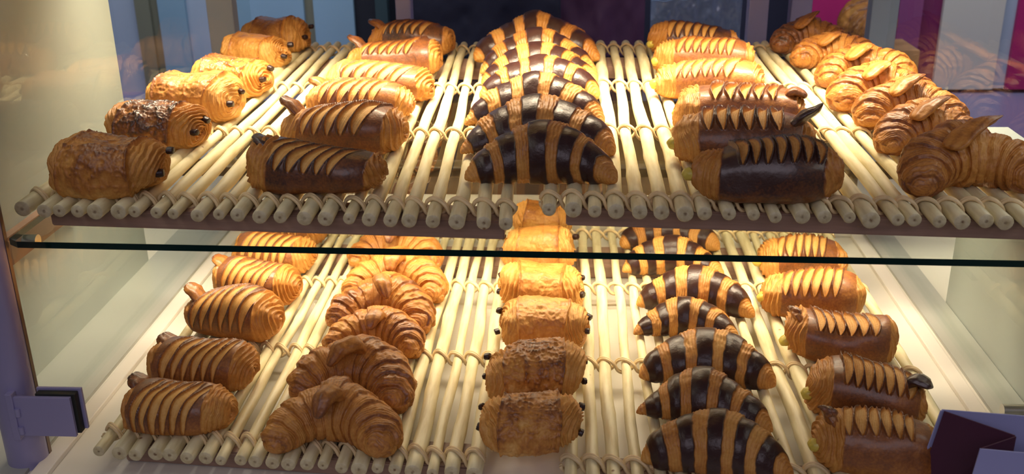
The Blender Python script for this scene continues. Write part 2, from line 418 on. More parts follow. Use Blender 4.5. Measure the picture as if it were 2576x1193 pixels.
def section_mesh(name, P, i0, i1, attrs):
    """rings i0..i1 of the grid P as a mesh; an end ring of the whole grid is drawn to a pole; keeps the shading of the whole"""
    nu, nv = P.shape[:2]; N = normals(P)
    a = max(i0, 1); b = min(i1, nu-2); n = b-a+1
    V = [P[a:b+1].reshape(-1, 3)]; NN = [N[a:b+1].reshape(-1, 3)]; F = [grid_faces(n, nv)]; T = []; idx = n*nv
    j = np.arange(nv); j2 = (j+1) % nv
    at = {k: [np.broadcast_to(v, P.shape[:2])[a:b+1].ravel()] for k, v in attrs.items()}
    if i0 == 0:
        V.append(P[0].mean(0)[None]); NN.append(np.array([[-1., 0, 0]])); T.append(np.stack([0*j+idx, j2, j], 1)); idx += 1
        for k, v in attrs.items(): at[k].append([np.broadcast_to(v, P.shape[:2])[0].mean()])
    if i1 == nu-1:
        V.append(P[-1].mean(0)[None]); NN.append(np.array([[1., 0, 0]])); T.append(np.stack([0*j+idx, (n-1)*nv+j, (n-1)*nv+j2], 1)); idx += 1
        for k, v in attrs.items(): at[k].append([np.broadcast_to(v, P.shape[:2])[-1].mean()])
    me = mesh_np(name, np.concatenate(V), F+([np.concatenate(T)] if T else []), True, {k: np.concatenate(v) for k, v in at.items()})
    me.normals_split_custom_set_from_vertices([tuple(x) for x in np.concatenate(NN).tolist()])
    return me
def tube_pts(C, r, nv=10, flat=1.0):
    """tube along points C with radius r (array or number)"""
    C = np.asarray(C, float); r = np.broadcast_to(r, len(C))
    T = np.gradient(C, axis=0); T /= np.linalg.norm(T, axis=1, keepdims=True)+1e-12
    up = np.where(np.abs(T[:, 2:3]) > .95, [[1., 0, 0]], [[0, 0, 1.]])
    S = np.cross(T, up); S /= np.linalg.norm(S, axis=1, keepdims=True); U = np.cross(S, T)
    th = np.linspace(0, 2*math.pi, nv, endpoint=False)
    return C[:, None]+r[:, None, None]*(S[:, None]*np.cos(th)[None, :, None]+U[:, None]*np.sin(th)[None, :, None]*flat)
def fan_caps(P, base=0):
    """vertices, faces for a capped tube (flat ends)"""
    nu, nv = P.shape[:2]
    V = np.concatenate([P.reshape(-1, 3), P[0].mean(0)[None], P[-1].mean(0)[None]])
    a, b = base+nu*nv, base+nu*nv+1; j = np.arange(nv); j2 = (j+1) % nv
    F = [grid_faces(nu, nv, base), np.concatenate([np.stack([0*j+a, base+j2, base+j], 1), np.stack([0*j+b, base+(nu-1)*nv+j, base+(nu-1)*nv+j2], 1)])]
    return V, F
class MB:
    def __init__(s): s.bm = bmesh.new()
    def box(s, x0, x1, y0, y1, z0, z1, bev=0):
        v = [s.bm.verts.new((x, y, z)) for x in (x0, x1) for y in (y0, y1) for z in (z0, z1)]
        fs = [s.bm.faces.new([v[i] for i in q]) for q in ((0, 1, 3, 2), (4, 6, 7, 5), (0, 4, 5, 1), (2, 3, 7, 6), (0, 2, 6, 4), (1, 5, 7, 3))]
        if bev:
            es = list({e for f in fs for e in f.edges}); bmesh.ops.bevel(s.bm, geom=es, offset=bev, segments=3, affect='EDGES', profile=.6)
        return s
    def prism(s, pts, z0, z1, bev=0):
        a = [s.bm.verts.new((x, y, z0)) for x, y in pts]; b = [s.bm.verts.new((x, y, z1)) for x, y in pts]; n = len(pts)
        fs = [s.bm.faces.new(a[::-1]), s.bm.faces.new(b)]+[s.bm.faces.new([a[i], a[(i+1) % n], b[(i+1) % n], b[i]]) for i in range(n)]
        if bev:
            es = list({e for f in fs for e in f.edges}); bmesh.ops.bevel(s.bm, geom=es, offset=bev, segments=2, affect='EDGES')
        return s
    def cyl(s, p, q, r, n=32, r2=None):
        P = tube_pts([p, q], [r, r if r2 is None else r2], n); V, F = fan_caps(P)
        vs = [s.bm.verts.new(v) for v in V]
        for f in F:
            for t in f: s.bm.faces.new([vs[i] for i in t])
        return s
    def build(s, name, m, parent=None, smooth=False, loc=None, rz=0):
        me = bpy.data.meshes.new(name)
        bmesh.ops.recalc_face_normals(s.bm, faces=s.bm.faces)
        s.bm.to_mesh(me); s.bm.free()
        if smooth:
            for p in me.polygons: p.use_smooth = True
            me.set_sharp_from_angle(angle=math.radians(40))
        return link(name, me, m, parent, loc, rz)
def struct(name, mb, m, **k):
    o = mb.build(name, m, **k); o['kind'] = 'structure'; return o

ITEMS = [
    ('A1', 'pain', 'U', -0.4543, 0.9636, -8, 1.026, 11, dict(bake=0.5, wrinkle=0.9)),
    ('A2', 'pain', 'U', -0.4639, 1.1118, -14, 0.945, 12, dict(bake=0.62, wrinkle=1.3)),
    ('A3', 'pain', 'U', -0.4611, 1.2272, -14, 1.042, 13, dict(bake=0.38, wrinkle=0.7)),
    ('A4', 'pain', 'U', -0.4538, 1.3503, -12, 0.921, 14, dict(bake=0.44, wrinkle=1.1)),
    ('A5', 'pain', 'U', -0.4745, 1.5228, -10, 0.929, 15, dict(bake=0.42, wrinkle=0.5)),
    ('A6', 'pain', 'U', -0.4731, 1.6407, -10, 0.985, 16, dict(bake=0.5, wrinkle=0.5)),
    ('B1', 'danish', 'U', -0.2471, 0.9614, -4, 1.02, 21, dict(bake=0.92, slant=1.3, nslash=8, w0=1.0, w1=2.95, lip=0.5, gape=0.74)),
    ('B2', 'danish', 'U', -0.25, 1.0918, -6, 1.008, 22, dict(bake=0.74, slant=1.1, nslash=7, w0=1.0, w1=2.95, lip=0.8, gape=0.74)),
    ('B3', 'danish', 'U', -0.2552, 1.2264, -6, 0.946, 23, dict(bake=0.66, slant=1.1, nslash=8, w0=1.0, w1=2.95, lip=0.5, gape=0.74)),
    ('B4', 'danish', 'U', -0.2472, 1.3187, -10, 1.035, 24, dict(bake=0.7, slant=1.2, nslash=7, w0=1.0, w1=2.95, lip=0.6, gape=0.74)),
    ('B5', 'danish', 'U', -0.2527, 1.4727, -6, 1.028, 25, dict(bake=0.82, slant=1.0, nslash=8, w0=0.9, w1=2.7, lip=0.8, gape=0.68)),
    ('B6', 'danish', 'U', -0.2472, 1.6095, -6, 0.992, 26, dict(bake=0.9, slant=0.9, nslash=8, w0=0.9, w1=2.7, lip=0.7, gape=0.68)),
    ('C1', 'stripe', 'U', -0.0266, 0.9887, -2, 1.088, 31, dict(bake=0.52, arc=60, depth=0.026, peak=0.18)),
    ('C2', 'stripe', 'U', -0.0359, 1.0785, 0, 1.191, 32, dict(bake=0.48, arc=60, depth=0.026, peak=0.1)),
    ('C3', 'stripe', 'U', -0.04, 1.1909, -2, 1.168, 33, dict(bake=0.48, arc=60, depth=0.028, peak=0.1)),
    ('C4', 'stripe', 'U', -0.0369, 1.3225, 0, 1.096, 34, dict(bake=0.48, arc=65, depth=0.026, peak=0.08)),
    ('C5', 'stripe', 'U', -0.0414, 1.3991, 0, 1.125, 35, dict(bake=0.48, arc=65, depth=0.026, peak=0.08)),
    ('C6', 'stripe', 'U', -0.0452, 1.4631, 0, 1.196, 36, dict(bake=0.5, arc=60, depth=0.026, peak=0.08)),
    ('C7', 'stripe', 'U', -0.0515, 1.5506, 0, 1.344, 37, dict(bake=0.55, arc=60, depth=0.026, peak=0.14)),
    ('D1', 'danish', 'U', 0.1866, 0.95, -5, 1.019, 41, dict(bake=1.0, slant=-0.6, nslash=9, w0=0.9, w1=2.45, lip=1.6, coil=-1)),
    ('D2', 'danish', 'U', 0.1824, 1.0525, -5, 1.106, 42, dict(bake=0.84, slant=0.3, nslash=8, w0=0.8, w1=2.45, lip=1.2)),
    ('D3', 'danish', 'U', 0.198, 1.1797, -6, 1.143, 43, dict(bake=0.72, slant=0.5, nslash=7, w0=0.9, w1=2.45, lip=1.5)),
    ('D4', 'danish', 'U', 0.179, 1.3234, -9, 1.034, 44, dict(bake=0.66, slant=0.9, nslash=8, w0=1.0, w1=2.7, lip=0.8, gape=0.68)),
    ('D5', 'danish', 'U', 0.1903, 1.4664, -7, 1.022, 45, dict(bake=0.7, slant=0.9, nslash=9, w0=1.0, w1=2.7, lip=0.8, gape=0.68)),
    ('D6', 'danish', 'U', 0.1893, 1.5882, -4, 0.982, 46, dict(bake=0.92, slant=0.9, nslash=8, w0=1.0, w1=2.7, lip=0.8, gape=0.68)),
    ('E1', 'plain', 'U', 0.3847, 0.9673, 8, 0.974, 51, dict(bake=0.46, arc=96, depth=0.052, tip=0.62, peak=0.18)),
    ('E2', 'plain', 'U', 0.3893, 1.0953, 4, 0.837, 52, dict(bake=0.42, arc=96, depth=0.056, tip=0.6, peak=0.18)),
    ('E3', 'plain', 'U', 0.3946, 1.1942, 2, 0.862, 53, dict(bake=0.42, arc=96, depth=0.056, tip=0.6, peak=0.18)),
    ('E4', 'plain', 'U', 0.3859, 1.2719, 0, 0.897, 54, dict(bake=0.46, arc=96, depth=0.056, tip=0.6, peak=0.18)),
    ('E5', 'plain', 'U', 0.3941, 1.3918, 0, 0.895, 55, dict(bake=0.45, arc=96, depth=0.05, tip=0.6)),
    ('E6', 'plain', 'U', 0.3821, 1.5088, 0, 0.844, 56, dict(bake=0.44, arc=92, depth=0.045, tip=0.62)),
    ('E7', 'plain', 'U', 0.3698, 1.6172, 6, 0.851, 57, dict(bake=0.6, arc=92, depth=0.045, tip=0.6)),
    ('F1', 'danish', 'L', -0.3859, 0.8756, -6, 0.839, 61, dict(bake=0.74, slant=1.2, nslash=8, w0=1.0, w1=3.6, lip=0.5, coil=1, gape=0.74)),
    ('F2', 'danish', 'L', -0.3849, 0.9572, -6, 0.932, 62, dict(bake=0.74, slant=1.2, nslash=8, w0=1.0, w1=3.25, lip=0.6, coil=1, gape=0.74)),
    ('F3', 'danish', 'L', -0.3913, 1.0759, -5, 0.952, 63, dict(bake=0.76, slant=1.2, nslash=7, w0=1.0, w1=3.25, lip=0.5, coil=1, gape=0.74)),
    ('F4', 'danish', 'L', -0.3914, 1.17, -6, 0.899, 64, dict(bake=0.76, slant=1.2, nslash=8, w0=1.0, w1=3.25, lip=0.5, coil=1, gape=0.74)),
    ('F5', 'danish', 'L', -0.3939, 1.2635, -4, 0.933, 65, dict(bake=0.74, slant=0.9, nslash=8, w0=1.0, w1=3.25, lip=0.5, coil=1, gape=0.74)),
    ('F6', 'danish', 'L', -0.3985, 1.3674, -4, 0.824, 66, dict(bake=0.74, slant=0.9, nslash=8, w0=1.0, w1=3.25, lip=0.5, coil=1)),
    ('G1', 'plain', 'L', -0.2245, 0.8421, 0, 0.899, 71, dict(bake=0.44, arc=97, depth=0.06, tip=0.62, peak=0.2)),
    ('G2', 'plain', 'L', -0.2217, 0.933, -12, 0.934, 72, dict(bake=0.44, arc=95, depth=0.06, tip=0.6, peak=0.2)),
    ('G3', 'plain', 'L', -0.2166, 1.0349, -4, 0.783, 73, dict(bake=0.42, arc=95, depth=0.06, tip=0.6, peak=0.2)),
    ('G4', 'plain', 'L', -0.2219, 1.1021, -6, 0.894, 74, dict(bake=0.42, arc=96, depth=0.06, tip=0.6, peak=0.2)),
    ('G5', 'plain', 'L', -0.2171, 1.1819, -4, 0.919, 75, dict(bake=0.38, arc=95, depth=0.06, tip=0.6, peak=0.2)),
    ('G6', 'plain', 'L', -0.2344, 1.2756, -2, 0.893, 76, dict(bake=0.38, arc=95, depth=0.045, tip=0.6)),
    ('H1', 'pain', 'L', -0.0348, 0.8591, -1, 0.902, 81, dict(bake=0.38, wrinkle=1.2)),
    ('H2', 'pain', 'L', -0.0332, 0.9479, -1, 0.947, 82, dict(bake=0.35, wrinkle=1.4)),
    ('H3', 'pain', 'L', -0.0281, 1.0599, -2, 0.923, 83, dict(bake=0.3, wrinkle=0.7)),
    ('H4', 'pain', 'L', -0.0327, 1.1643, -1, 0.971, 84, dict(bake=0.34, wrinkle=0.6)),
    ('H5', 'pain', 'L', -0.0399, 1.2943, -1, 0.945, 85, dict(bake=0.36, wrinkle=0.5)),
    ('H6', 'pain', 'L', -0.0382, 1.4101, 0, 0.792, 86, dict(bake=0.46, wrinkle=0.5)),
    ('I1', 'stripe', 'L', 0.1399, 0.8161, -11, 0.991, 91, dict(bake=0.5, arc=42, depth=0.018, peak=0.12)),
    ('I2', 'stripe', 'L', 0.1351, 0.8972, -13, 0.966, 92, dict(bake=0.48, arc=42, depth=0.018, peak=0.12)),
    ('I3', 'stripe', 'L', 0.1484, 0.979, -6, 1.024, 93, dict(bake=0.46, arc=55, depth=0.02, peak=0.12)),
    ('I4', 'stripe', 'L', 0.1364, 1.0788, -10, 0.855, 94, dict(bake=0.44, arc=60, depth=0.028, peak=0.1)),
    ('I5', 'stripe', 'L', 0.1571, 1.15, -12, 1.027, 95, dict(bake=0.44, arc=45, depth=0.02, peak=0.1)),
    ('I6', 'stripe', 'L', 0.1389, 1.2607, -6, 0.94, 96, dict(bake=0.44, arc=60, depth=0.024, peak=0.1)),
    ('I7', 'stripe', 'L', 0.1411, 1.3512, -4, 0.976, 97, dict(bake=0.44, arc=60, depth=0.024, peak=0.1)),
    ('J1', 'danish', 'L', 0.2865, 0.831, -8, 0.9, 101, dict(bake=0.72, slant=0.3, nslash=8, w0=0.9, w1=2.45, lip=0.9, gape=0.68)),
    ('J2', 'danish', 'L', 0.2979, 0.917, -12, 0.93, 102, dict(bake=0.76, slant=-0.3, nslash=9, w0=0.9, w1=2.45, lip=1.3, gape=0.68)),
    ('J3', 'danish', 'L', 0.3014, 1.0405, -6, 0.994, 103, dict(bake=0.74, slant=-0.3, nslash=8, w0=0.9, w1=2.45, lip=1.5, gape=0.68)),
    ('J4', 'danish', 'L', 0.2945, 1.1463, -8, 0.997, 104, dict(bake=0.7, slant=0.8, nslash=8, w0=0.8, w1=2.7, lip=0.9, gape=0.68)),
    ('J5', 'danish', 'L', 0.3057, 1.264, -2, 0.892, 105, dict(bake=0.72, slant=0.8, nslash=8, w0=0.8, w1=2.7, lip=0.9, gape=0.68)),
]
LABELS = {
    'A1': ('matt dark-baked pain au chocolat, foremost in the left row of the upper shelf', 'pains au chocolat in the upper left row'),
    'A2': ('glossy wrinkled pain au chocolat, second from front in the left row of the upper shelf', 'pains au chocolat in the upper left row'),
    'A3': ('golden pain au chocolat, third from front in the left row of the upper shelf', 'pains au chocolat in the upper left row'),
    'A4': ('shiny orange pain au chocolat, fourth from front in the left row of the upper shelf', 'pains au chocolat in the upper left row'),
    'A5': ('smooth golden pain au chocolat, fifth from front in the left row of the upper shelf', 'pains au chocolat in the upper left row'),
    'A6': ('rounded pain au chocolat, farthest back in the left row of the upper shelf', 'pains au chocolat in the upper left row'),
    'B1': ('very dark slashed pastry, foremost in the second row from left on upper shelf', 'slashed pastries on the upper left tray'),
    'B2': ('deeply cut slashed pastry, second from front in the second row from left on upper shelf', 'slashed pastries on the upper left tray'),
    'B3': ('pale-ribbed slashed pastry, third from front in the second row from left on upper shelf', 'slashed pastries on the upper left tray'),
    'B4': ('orange-brown slashed pastry, fourth from front in the second row from left on upper shelf', 'slashed pastries on the upper left tray'),
    'B5': ('tan-sided slashed pastry, fifth from front in the second row from left on upper shelf', 'slashed pastries on the upper left tray'),
    'B6': ('small dark slashed pastry, farthest back in the second row from left on upper shelf', 'slashed pastries on the upper left tray'),
    'C1': ('chocolate-striped croissant, foremost in the middle row of the upper shelf', 'striped croissants in the upper middle row'),
    'C2': ('chocolate-striped croissant, second from front in the middle row of the upper shelf', 'striped croissants in the upper middle row'),
    'C3': ('chocolate-striped croissant, third from front in the middle row of the upper shelf', 'striped croissants in the upper middle row'),
    'C4': ('chocolate-striped croissant, fourth from front in the middle row of the upper shelf', 'striped croissants in the upper middle row'),
    'C5': ('chocolate-striped croissant, fifth from front in the middle row of the upper shelf', 'striped croissants in the upper middle row'),
    'C6': ('chocolate-striped croissant, sixth from front in the middle row of the upper shelf', 'striped croissants in the upper middle row'),
    'C7': ('chocolate-striped croissant, farthest back in the middle row of the upper shelf', 'striped croissants in the upper middle row'),
    'D1': ('almost black slashed pastry, foremost in the fourth row from left on upper shelf', 'slashed pastries on the upper right tray'),
    'D2': ('glossy slashed pastry, second from front in the fourth row from left on upper shelf', 'slashed pastries on the upper right tray'),
    'D3': ('spiky-topped slashed pastry, third from front in the fourth row from left on upper shelf', 'slashed pastries on the upper right tray'),
    'D4': ('golden slashed pastry, fourth from front in the fourth row from left on upper shelf', 'slashed pastries on the upper right tray'),
    'D5': ('brown-ribbed slashed pastry, fifth from front in the fourth row from left on upper shelf', 'slashed pastries on the upper right tray'),
    'D6': ('dull slashed pastry, farthest back in the fourth row from left on upper shelf', 'slashed pastries on the upper right tray'),
    'E1': ('big brown plain croissant, foremost in the right row of the upper shelf', 'plain croissants in the upper right row'),
    'E2': ('curled plain croissant, second from front in the right row of the upper shelf', 'plain croissants in the upper right row'),
    'E3': ('curved plain croissant, third from front in the right row of the upper shelf', 'plain croissants in the upper right row'),
    'E4': ('broad plain croissant, fourth from front in the right row of the upper shelf', 'plain croissants in the upper right row'),
    'E5': ('golden plain croissant, fifth from front in the right row of the upper shelf', 'plain croissants in the upper right row'),
    'E6': ('pale golden plain croissant, sixth from front in the right row of the upper shelf', 'plain croissants in the upper right row'),
    'E7': ('dark-baked plain croissant, farthest back in the right row of the upper shelf', 'plain croissants in the upper right row'),
    'F1': ('dark brown slashed pastry, foremost in the left row on lower deck', 'slashed pastries in the lower left row'),
    'F2': ('brown slashed pastry, second from front in the left row on lower deck', 'slashed pastries in the lower left row'),
    'F3': ('golden-ribbed slashed pastry, third from front in the left row on lower deck', 'slashed pastries in the lower left row'),
    'F4': ('golden-brown slashed pastry, fourth from front in the left row on lower deck', 'slashed pastries in the lower left row'),
    'F5': ('slashed pastry, fifth from front in the left row on lower deck', 'slashed pastries in the lower left row'),
    'F6': ('slashed pastry, farthest back in the left row on lower deck', 'slashed pastries in the lower left row'),
    'G1': ('dark-baked plain croissant, foremost in the second row from left on lower deck', 'plain croissants on the lower left tray'),
    'G2': ('tilted brown plain croissant, second from front in the second row from left on lower deck', 'plain croissants on the lower left tray'),
    'G3': ('pale golden plain croissant, third from front in the second row from left on lower deck', 'plain croissants on the lower left tray'),
    'G4': ('golden plain croissant, fourth from front in the second row from left on lower deck', 'plain croissants on the lower left tray'),
    'G5': ('plain croissant, fifth from front in the second row from left on lower deck', 'plain croissants on the lower left tray'),
    'G6': ('plain croissant, farthest back in the second row from left on lower deck', 'plain croissants on the lower left tray'),
    'H1': ('wrinkled brown pain au chocolat, foremost in the middle row on lower deck', 'pains au chocolat in the lower middle row'),
    'H2': ('crinkled brown pain au chocolat, second from front in the middle row on lower deck', 'pains au chocolat in the lower middle row'),
    'H3': ('pale golden pain au chocolat, third from front in the middle row on lower deck', 'pains au chocolat in the lower middle row'),
    'H4': ('bright golden pain au chocolat, fourth from front in the middle row on lower deck', 'pains au chocolat in the lower middle row'),
    'H5': ('pain au chocolat, fifth from front in the middle row on lower deck', 'pains au chocolat in the lower middle row'),
    'H6': ('pain au chocolat, farthest back in the middle row on lower deck', 'pains au chocolat in the lower middle row'),
    'I1': ('chocolate-striped croissant, foremost in the fourth row from left on lower deck', 'striped croissants on the lower right tray'),
    'I2': ('chocolate-striped croissant, second from front in the fourth row from left on lower deck', 'striped croissants on the lower right tray'),
    'I3': ('chocolate-striped croissant, third from front in the fourth row from left on lower deck', 'striped croissants on the lower right tray'),
    'I4': ('chocolate-striped croissant, fourth from front in the fourth row from left on lower deck', 'striped croissants on the lower right tray'),
    'I5': ('chocolate-striped croissant, fifth from front in the fourth row from left on lower deck', 'striped croissants on the lower right tray'),
    'I6': ('chocolate-striped croissant, sixth from front in the fourth row from left on lower deck', 'striped croissants on the lower right tray'),
    'I7': ('chocolate-striped croissant, farthest back in the fourth row from left on lower deck', 'striped croissants on the lower right tray'),
    'J1': ('tan and dark slashed pastry, foremost in the right row on lower deck', 'slashed pastries in the lower right row'),
    'J2': ('spiky dark slashed pastry, second from front in the right row on lower deck', 'slashed pastries in the lower right row'),
    'J3': ('glossy reddish-brown slashed pastry, third from front in the right row on lower deck', 'slashed pastries in the lower right row'),
    'J4': ('brown-ribbed slashed pastry, fourth from front in the right row on lower deck', 'slashed pastries in the lower right row'),
    'J5': ('slashed pastry, farthest back in the right row on lower deck', 'slashed pastries in the lower right row'),
}
# loose corners of dough: side, reach, rise, depth, bake
FLAP = dict(B1=(-1, .000, -.02, .008, .95), B2=(-1, .000, -.02, .006, .7), B3=(-1, .000, -.06, .006, .6), B5=(-1, .002, -.02, .006, .8), B6=(-1, .004, -.06, .006, .7),
            D2=(1, .003, .10, -.008, 1.0), D3=(1, .001, -.25, -.006, .7), F1=(-1, .001, -.02, .010, .75), F2=(-1, -.002, -.02, .010, .7), F3=(-1, .000, -.06, .008, .6), F4=(-1, .000, -.02, .008, .6),
            J1=(-1, -.008, .04, .0, .7), J2=(1, .004, -.22, -.012, 1.0), J3=(-1, -.008, .06, .0, .6))
TIPS = dict(E1=(1.1, .9), E2=(.8, .7), E3=(.7, .6), E4=(.3, .1), E5=(.5, .2), E6=(.4, .2), E7=(.6, 1.0), G1=(1, 1.3), G2=(1.8, 1.2), G3=(.2, .1), G4=(-1.5, 1), G5=(.3, .2), G6=(.3, .2))

# ---------------------------------------------------------------- the room and the counter
struct('floor', MB().box(-4, 4, -2.5, 4.5, -.05, 0), M['floor'])
ZD = 1.0125                        # level of the display deck
XL, XR = -.524, .444
GL, GR = -.543, .462            # side glass
ZG = 1.233                      # top of the glass shelf
ZU, ZLO = 1.2585, 1.0375        # stick axes of the upper and lower trays
cab = empty('display_counter', (0, 1.2, 0)); tag(cab, 'white display counter whose flat deck carries the lower row of pastry trays', 'counter')
def cpart(name, mb, m, lab=None):
    o = mb.build(name, m, cab); o.location = (0, -1.2, 0)
    if lab: o['label'] = lab
    return o
cpart('cabinet_body', MB().box(-1.3, 1.3, .62, 1.9, 0, ZD-.04), M['white'])
cpart('deck', MB().box(-1.3, 1.3, .6, 1.92, ZD-.04, ZD, .002), M['deck'])
cpart('side_trim', MB().box(XL+.003, XL+.020, .60, 1.47, ZD, ZD+.006, .0012), M['trim'])
cpart('side_trim', MB().box(XR-.020, XR-.003, .60, 1.47, ZD, ZD+.006, .0012), M['trim'])
cpart('rear_sill', MB().box(XL+.003, XR-.003, 1.47, 1.53, ZD, ZD+.045, .003), M['white'])
cpart('rear_panel', MB().box(XL, XR, 1.535, 1.55, ZD+.02, ZD+.19), M['brown'])
cpart('outer_ledge', MB().box(-.608, XL-.004, .60, 1.90, ZD, ZD+.004), M['ledge'])
cpart('outer_ledge', MB().box(XR+.004, .488, .60, 1.90, ZD, ZD+.004), M['ledge'])

for nm, x, lab in (('side_glass_panel', GL, 'clear glass side pane at the left end of the pastry case'), ('side_glass_panel', GR, 'clear glass side pane at the right end of the pastry case')):
    o = MB().box(x-.003, x+.003, .90, 1.74, ZD+.0002, 1.62).build(nm, M['side_glass'])
    tag(o, lab, 'glass panel')
# glass shelf with thick green edge
pts = [(-.5395, .899), (-.528, .891), (.4585, .865), (.4585, 1.735), (-.5395, 1.735)]
mb = MB().prism(pts, ZG-.0065, ZG)
sh = mb.build('glass_shelf', M['glass']); sh.data.materials.append(M['glass_edge'])
for p in sh.data.polygons:
    if abs(p.normal.z) < .5: p.material_index = 1
tag(sh, 'long clear glass shelf with dark green polished front edge under the upper trays', 'shelf')
for x, y, l in ((GL+.0032, .925, 'front left'), (GR-.0032, .94, 'front right'), (GL+.0032, 1.65, 'rear left'), (GR-.0032, 1.65, 'rear right')):
    s = 1 if x < 0 else -1
    o = MB().cyl((x, y, ZG-.013), (x+s*.014, y, ZG-.013), .0064, 24).build('shelf_support', M['steel'], smooth=True)
    tag(o, 'small round steel peg holding the %s corner of the glass shelf' % l, 'shelf support', 'steel pegs under the glass shelf')
# lamp bars
lf = empty('lamp_bar', (-.04, 1.16, ZG-.0065)); tag(lf, 'slim dark metal lamp bar fixed beneath the glass shelf', 'lamp')
MB().box(-.47, .47, -.016, .016, -.012, 0, .002).build('housing', M['alu'], lf)
lf = empty('lamp_bar', (-.04, 1.30, 1.59)); tag(lf, 'slim metal lamp bar under the hood above the upper trays', 'lamp')
MB().box(-.49, .49, -.03, .03, 0, .02, .003).build('housing', M['alu'], lf)
hd = struct('trim_2', MB().box(-.56, .48, 1.15, 1.75, 1.622, 1.64), M['white'])

# side walls of the neighbouring bays
ww = struct('wall_left', MB().box(-.65, -.608, .2, 1.35, ZD-.0005, 1.9), M['cream'])
wr = struct('wall_right', MB().box(.489, .53, .2, 1.24, ZD-.0005, 1.25), M['cream'])

struct('trim_40', MB().box(-.6078, -.598, .60, 1.16, 1.163, 1.195), M['brown_fill'])  # brown board added to fill a brown diagonal on the left wall
# front post with the glass clamp
post = empty('corner_post', (-.5367, .850, ZD)); tag(post, 'round lavender metal corner post at the left front of the case', 'post')
MB().cyl((0, 0, 0), (0, 0, .62), .0195, 48).build('tube', M['lav'], post, smooth=True)
MB().box(.0165, .0196, .004, .009, 0, .62).build('seal_strip', M['copper'], post)
hg = empty('glass_clamp', (-.516, .834, 1.0555)); tag(hg, 'square lavender metal hinge clamp with black gasket fixed to the corner post', 'hinge')
MB().box(-.010, .0455, -.0068, -.0028, .001, .0435, .0006).build('front_plate', M['lav'], hg)
MB().box(.008, .0520, .0052, .0085, .003, .0475, .0006).build('rear_plate', M['lav'], hg)
MB().box(.010, .0490, -.0027, .0051, .0025, .0455, .001).build('gasket', M['rubber'], hg)
MB().box(-.0165, -.0095, -.009, .004, -.003, .0475, .001).build('hinge_leaf', M['lav'], hg)
for z0, z1 in ((.004, .0115), (.0235, .0315)):
    MB().cyl((-.0075, -.0072, z0), (-.0075, -.0072, z1), .0028, 20).build('knuckle', M['lav'], hg, smooth=True)
# clear knob on the right side glass
o = MB().cyl((.437, .925, 1.0445), (GR-.0032, .925, 1.0445), .0064, 32).build('glass_stud', M['steel'], smooth=True)
tag(o, 'short round metal stud sticking out of the right side glass above the folded card', 'stud')

# folded card
CP = [(.328, .800), (.3745, .762), (.3385, .742), (.43, .728), (.43, .79)]
cz0, cz1 = ZD+.0004, 1.118
def sheet(name, a, b, m, parent, leana=0, leanb=0, t=.0012):
    a = np.array(a); b = np.array(b); d = b-a; n = np.array([-d[1], d[0]])/np.hypot(*d)*t
    V = []
    for (p, ln) in ((a, leana), (b, leanb)):
        for s in (0, 1):
            for z, k in ((cz0, 1), (cz1, 0)):
                q = p+n*s; V.append((q[0]+ln*k, q[1], z))
    me = bpy.data.meshes.new(name)
    me.from_pydata(V, [], [(0, 1, 5, 4), (2, 6, 7, 3), (0, 2, 3, 1), (4, 5, 7, 6), (1, 3, 7, 5), (0, 4, 6, 2)])
    return link(name, me, m, parent)
cdn = empty('folded_card', (0, 0, 0)); tag(cdn, 'folded lavender and maroon paper card standing on the deck at the right front corner', 'card')
sheet('rear_leaf', (.3278, .8015), (.43, .789), M['card'], cdn, -.017, 0)
sheet('left_edge', (.3262, .7995), (.3282, .8005), M['card'], cdn, -.017, -.017)
sheet('middle_leaf', (.3284, .799), (.3745, .762), M['maroon'], cdn, -.016, 0)
sheet('return_leaf', (.3745, .7615), (.339, .7425), M['maroon'], cdn, 0, -.009)
sheet('front_leaf', (.3385, .741), (.43, .728), M['card'], cdn, -.010, 0)

# ---------------------------------------------------------------- willow trays
def stick(name, x0, y0, x1, y1, z, r, rs, parent):
    n = 46; t = np.linspace(0, 1, n); L_ = y1-y0
    ph = rs.rand(4)*6.28
    wx = .0011*np.sin(t*9+ph[0])+.0006*np.sin(t*23+ph[1]); wz = .0005*np.sin(t*12+ph[2])
    wx -= wx[0]*(1-t)+wx[-1]*t
    C = np.stack([x0+(x1-x0)*t+wx, y0+L_*t, z+wz], 1)
    rr = r*(1+.05*np.sin(t*14+ph[3])+.04*(rs.rand(n)-.5))*(1-.12*t*(rs.rand() > .5))
    # a knobbly node here and there
    for q in rs.rand(2): rr = rr*(1+.10*np.exp(-((t-q)/.012)**2))
    nv = 16
    # closed end: outer ring, slightly chamfered, then the cut face with its darker pith
    Cf = np.concatenate([[C[0]+[0, .0002, 0]]*1, [C[0]], [C[0]+[0, -.0004, 0]]*3, ]); 
    P = tube_pts(C, rr, nv)
    def ring(k, f, dy): return (P[k]-C[k])*f+C[k]+[0, dy, 0]
    rings = [ring(0, 1e-3, -.0007), ring(0, .14, -.0007), ring(0, .30, -.0007), ring(0, .90, -.0007), ring(0, .99, 0)]+[P[i] for i in range(1, n)]+[ring(n-1, .9, .0006), ring(n-1, .3, .0006), ring(n-1, 1e-3, .0006)]
    G = np.stack(rings)
    cut = np.zeros(G.shape[:2]); cut[0] = .95; cut[1] = .75; cut[2] = .30; cut[3] = .22; cut[-2:] = .4
    nz = noise(G, 900, 5)
    cut[0:3] *= (.5+nz[0:3])
    return link(name, closed_mesh('stick', G, dict(cut=cut)), M['stick'], parent)

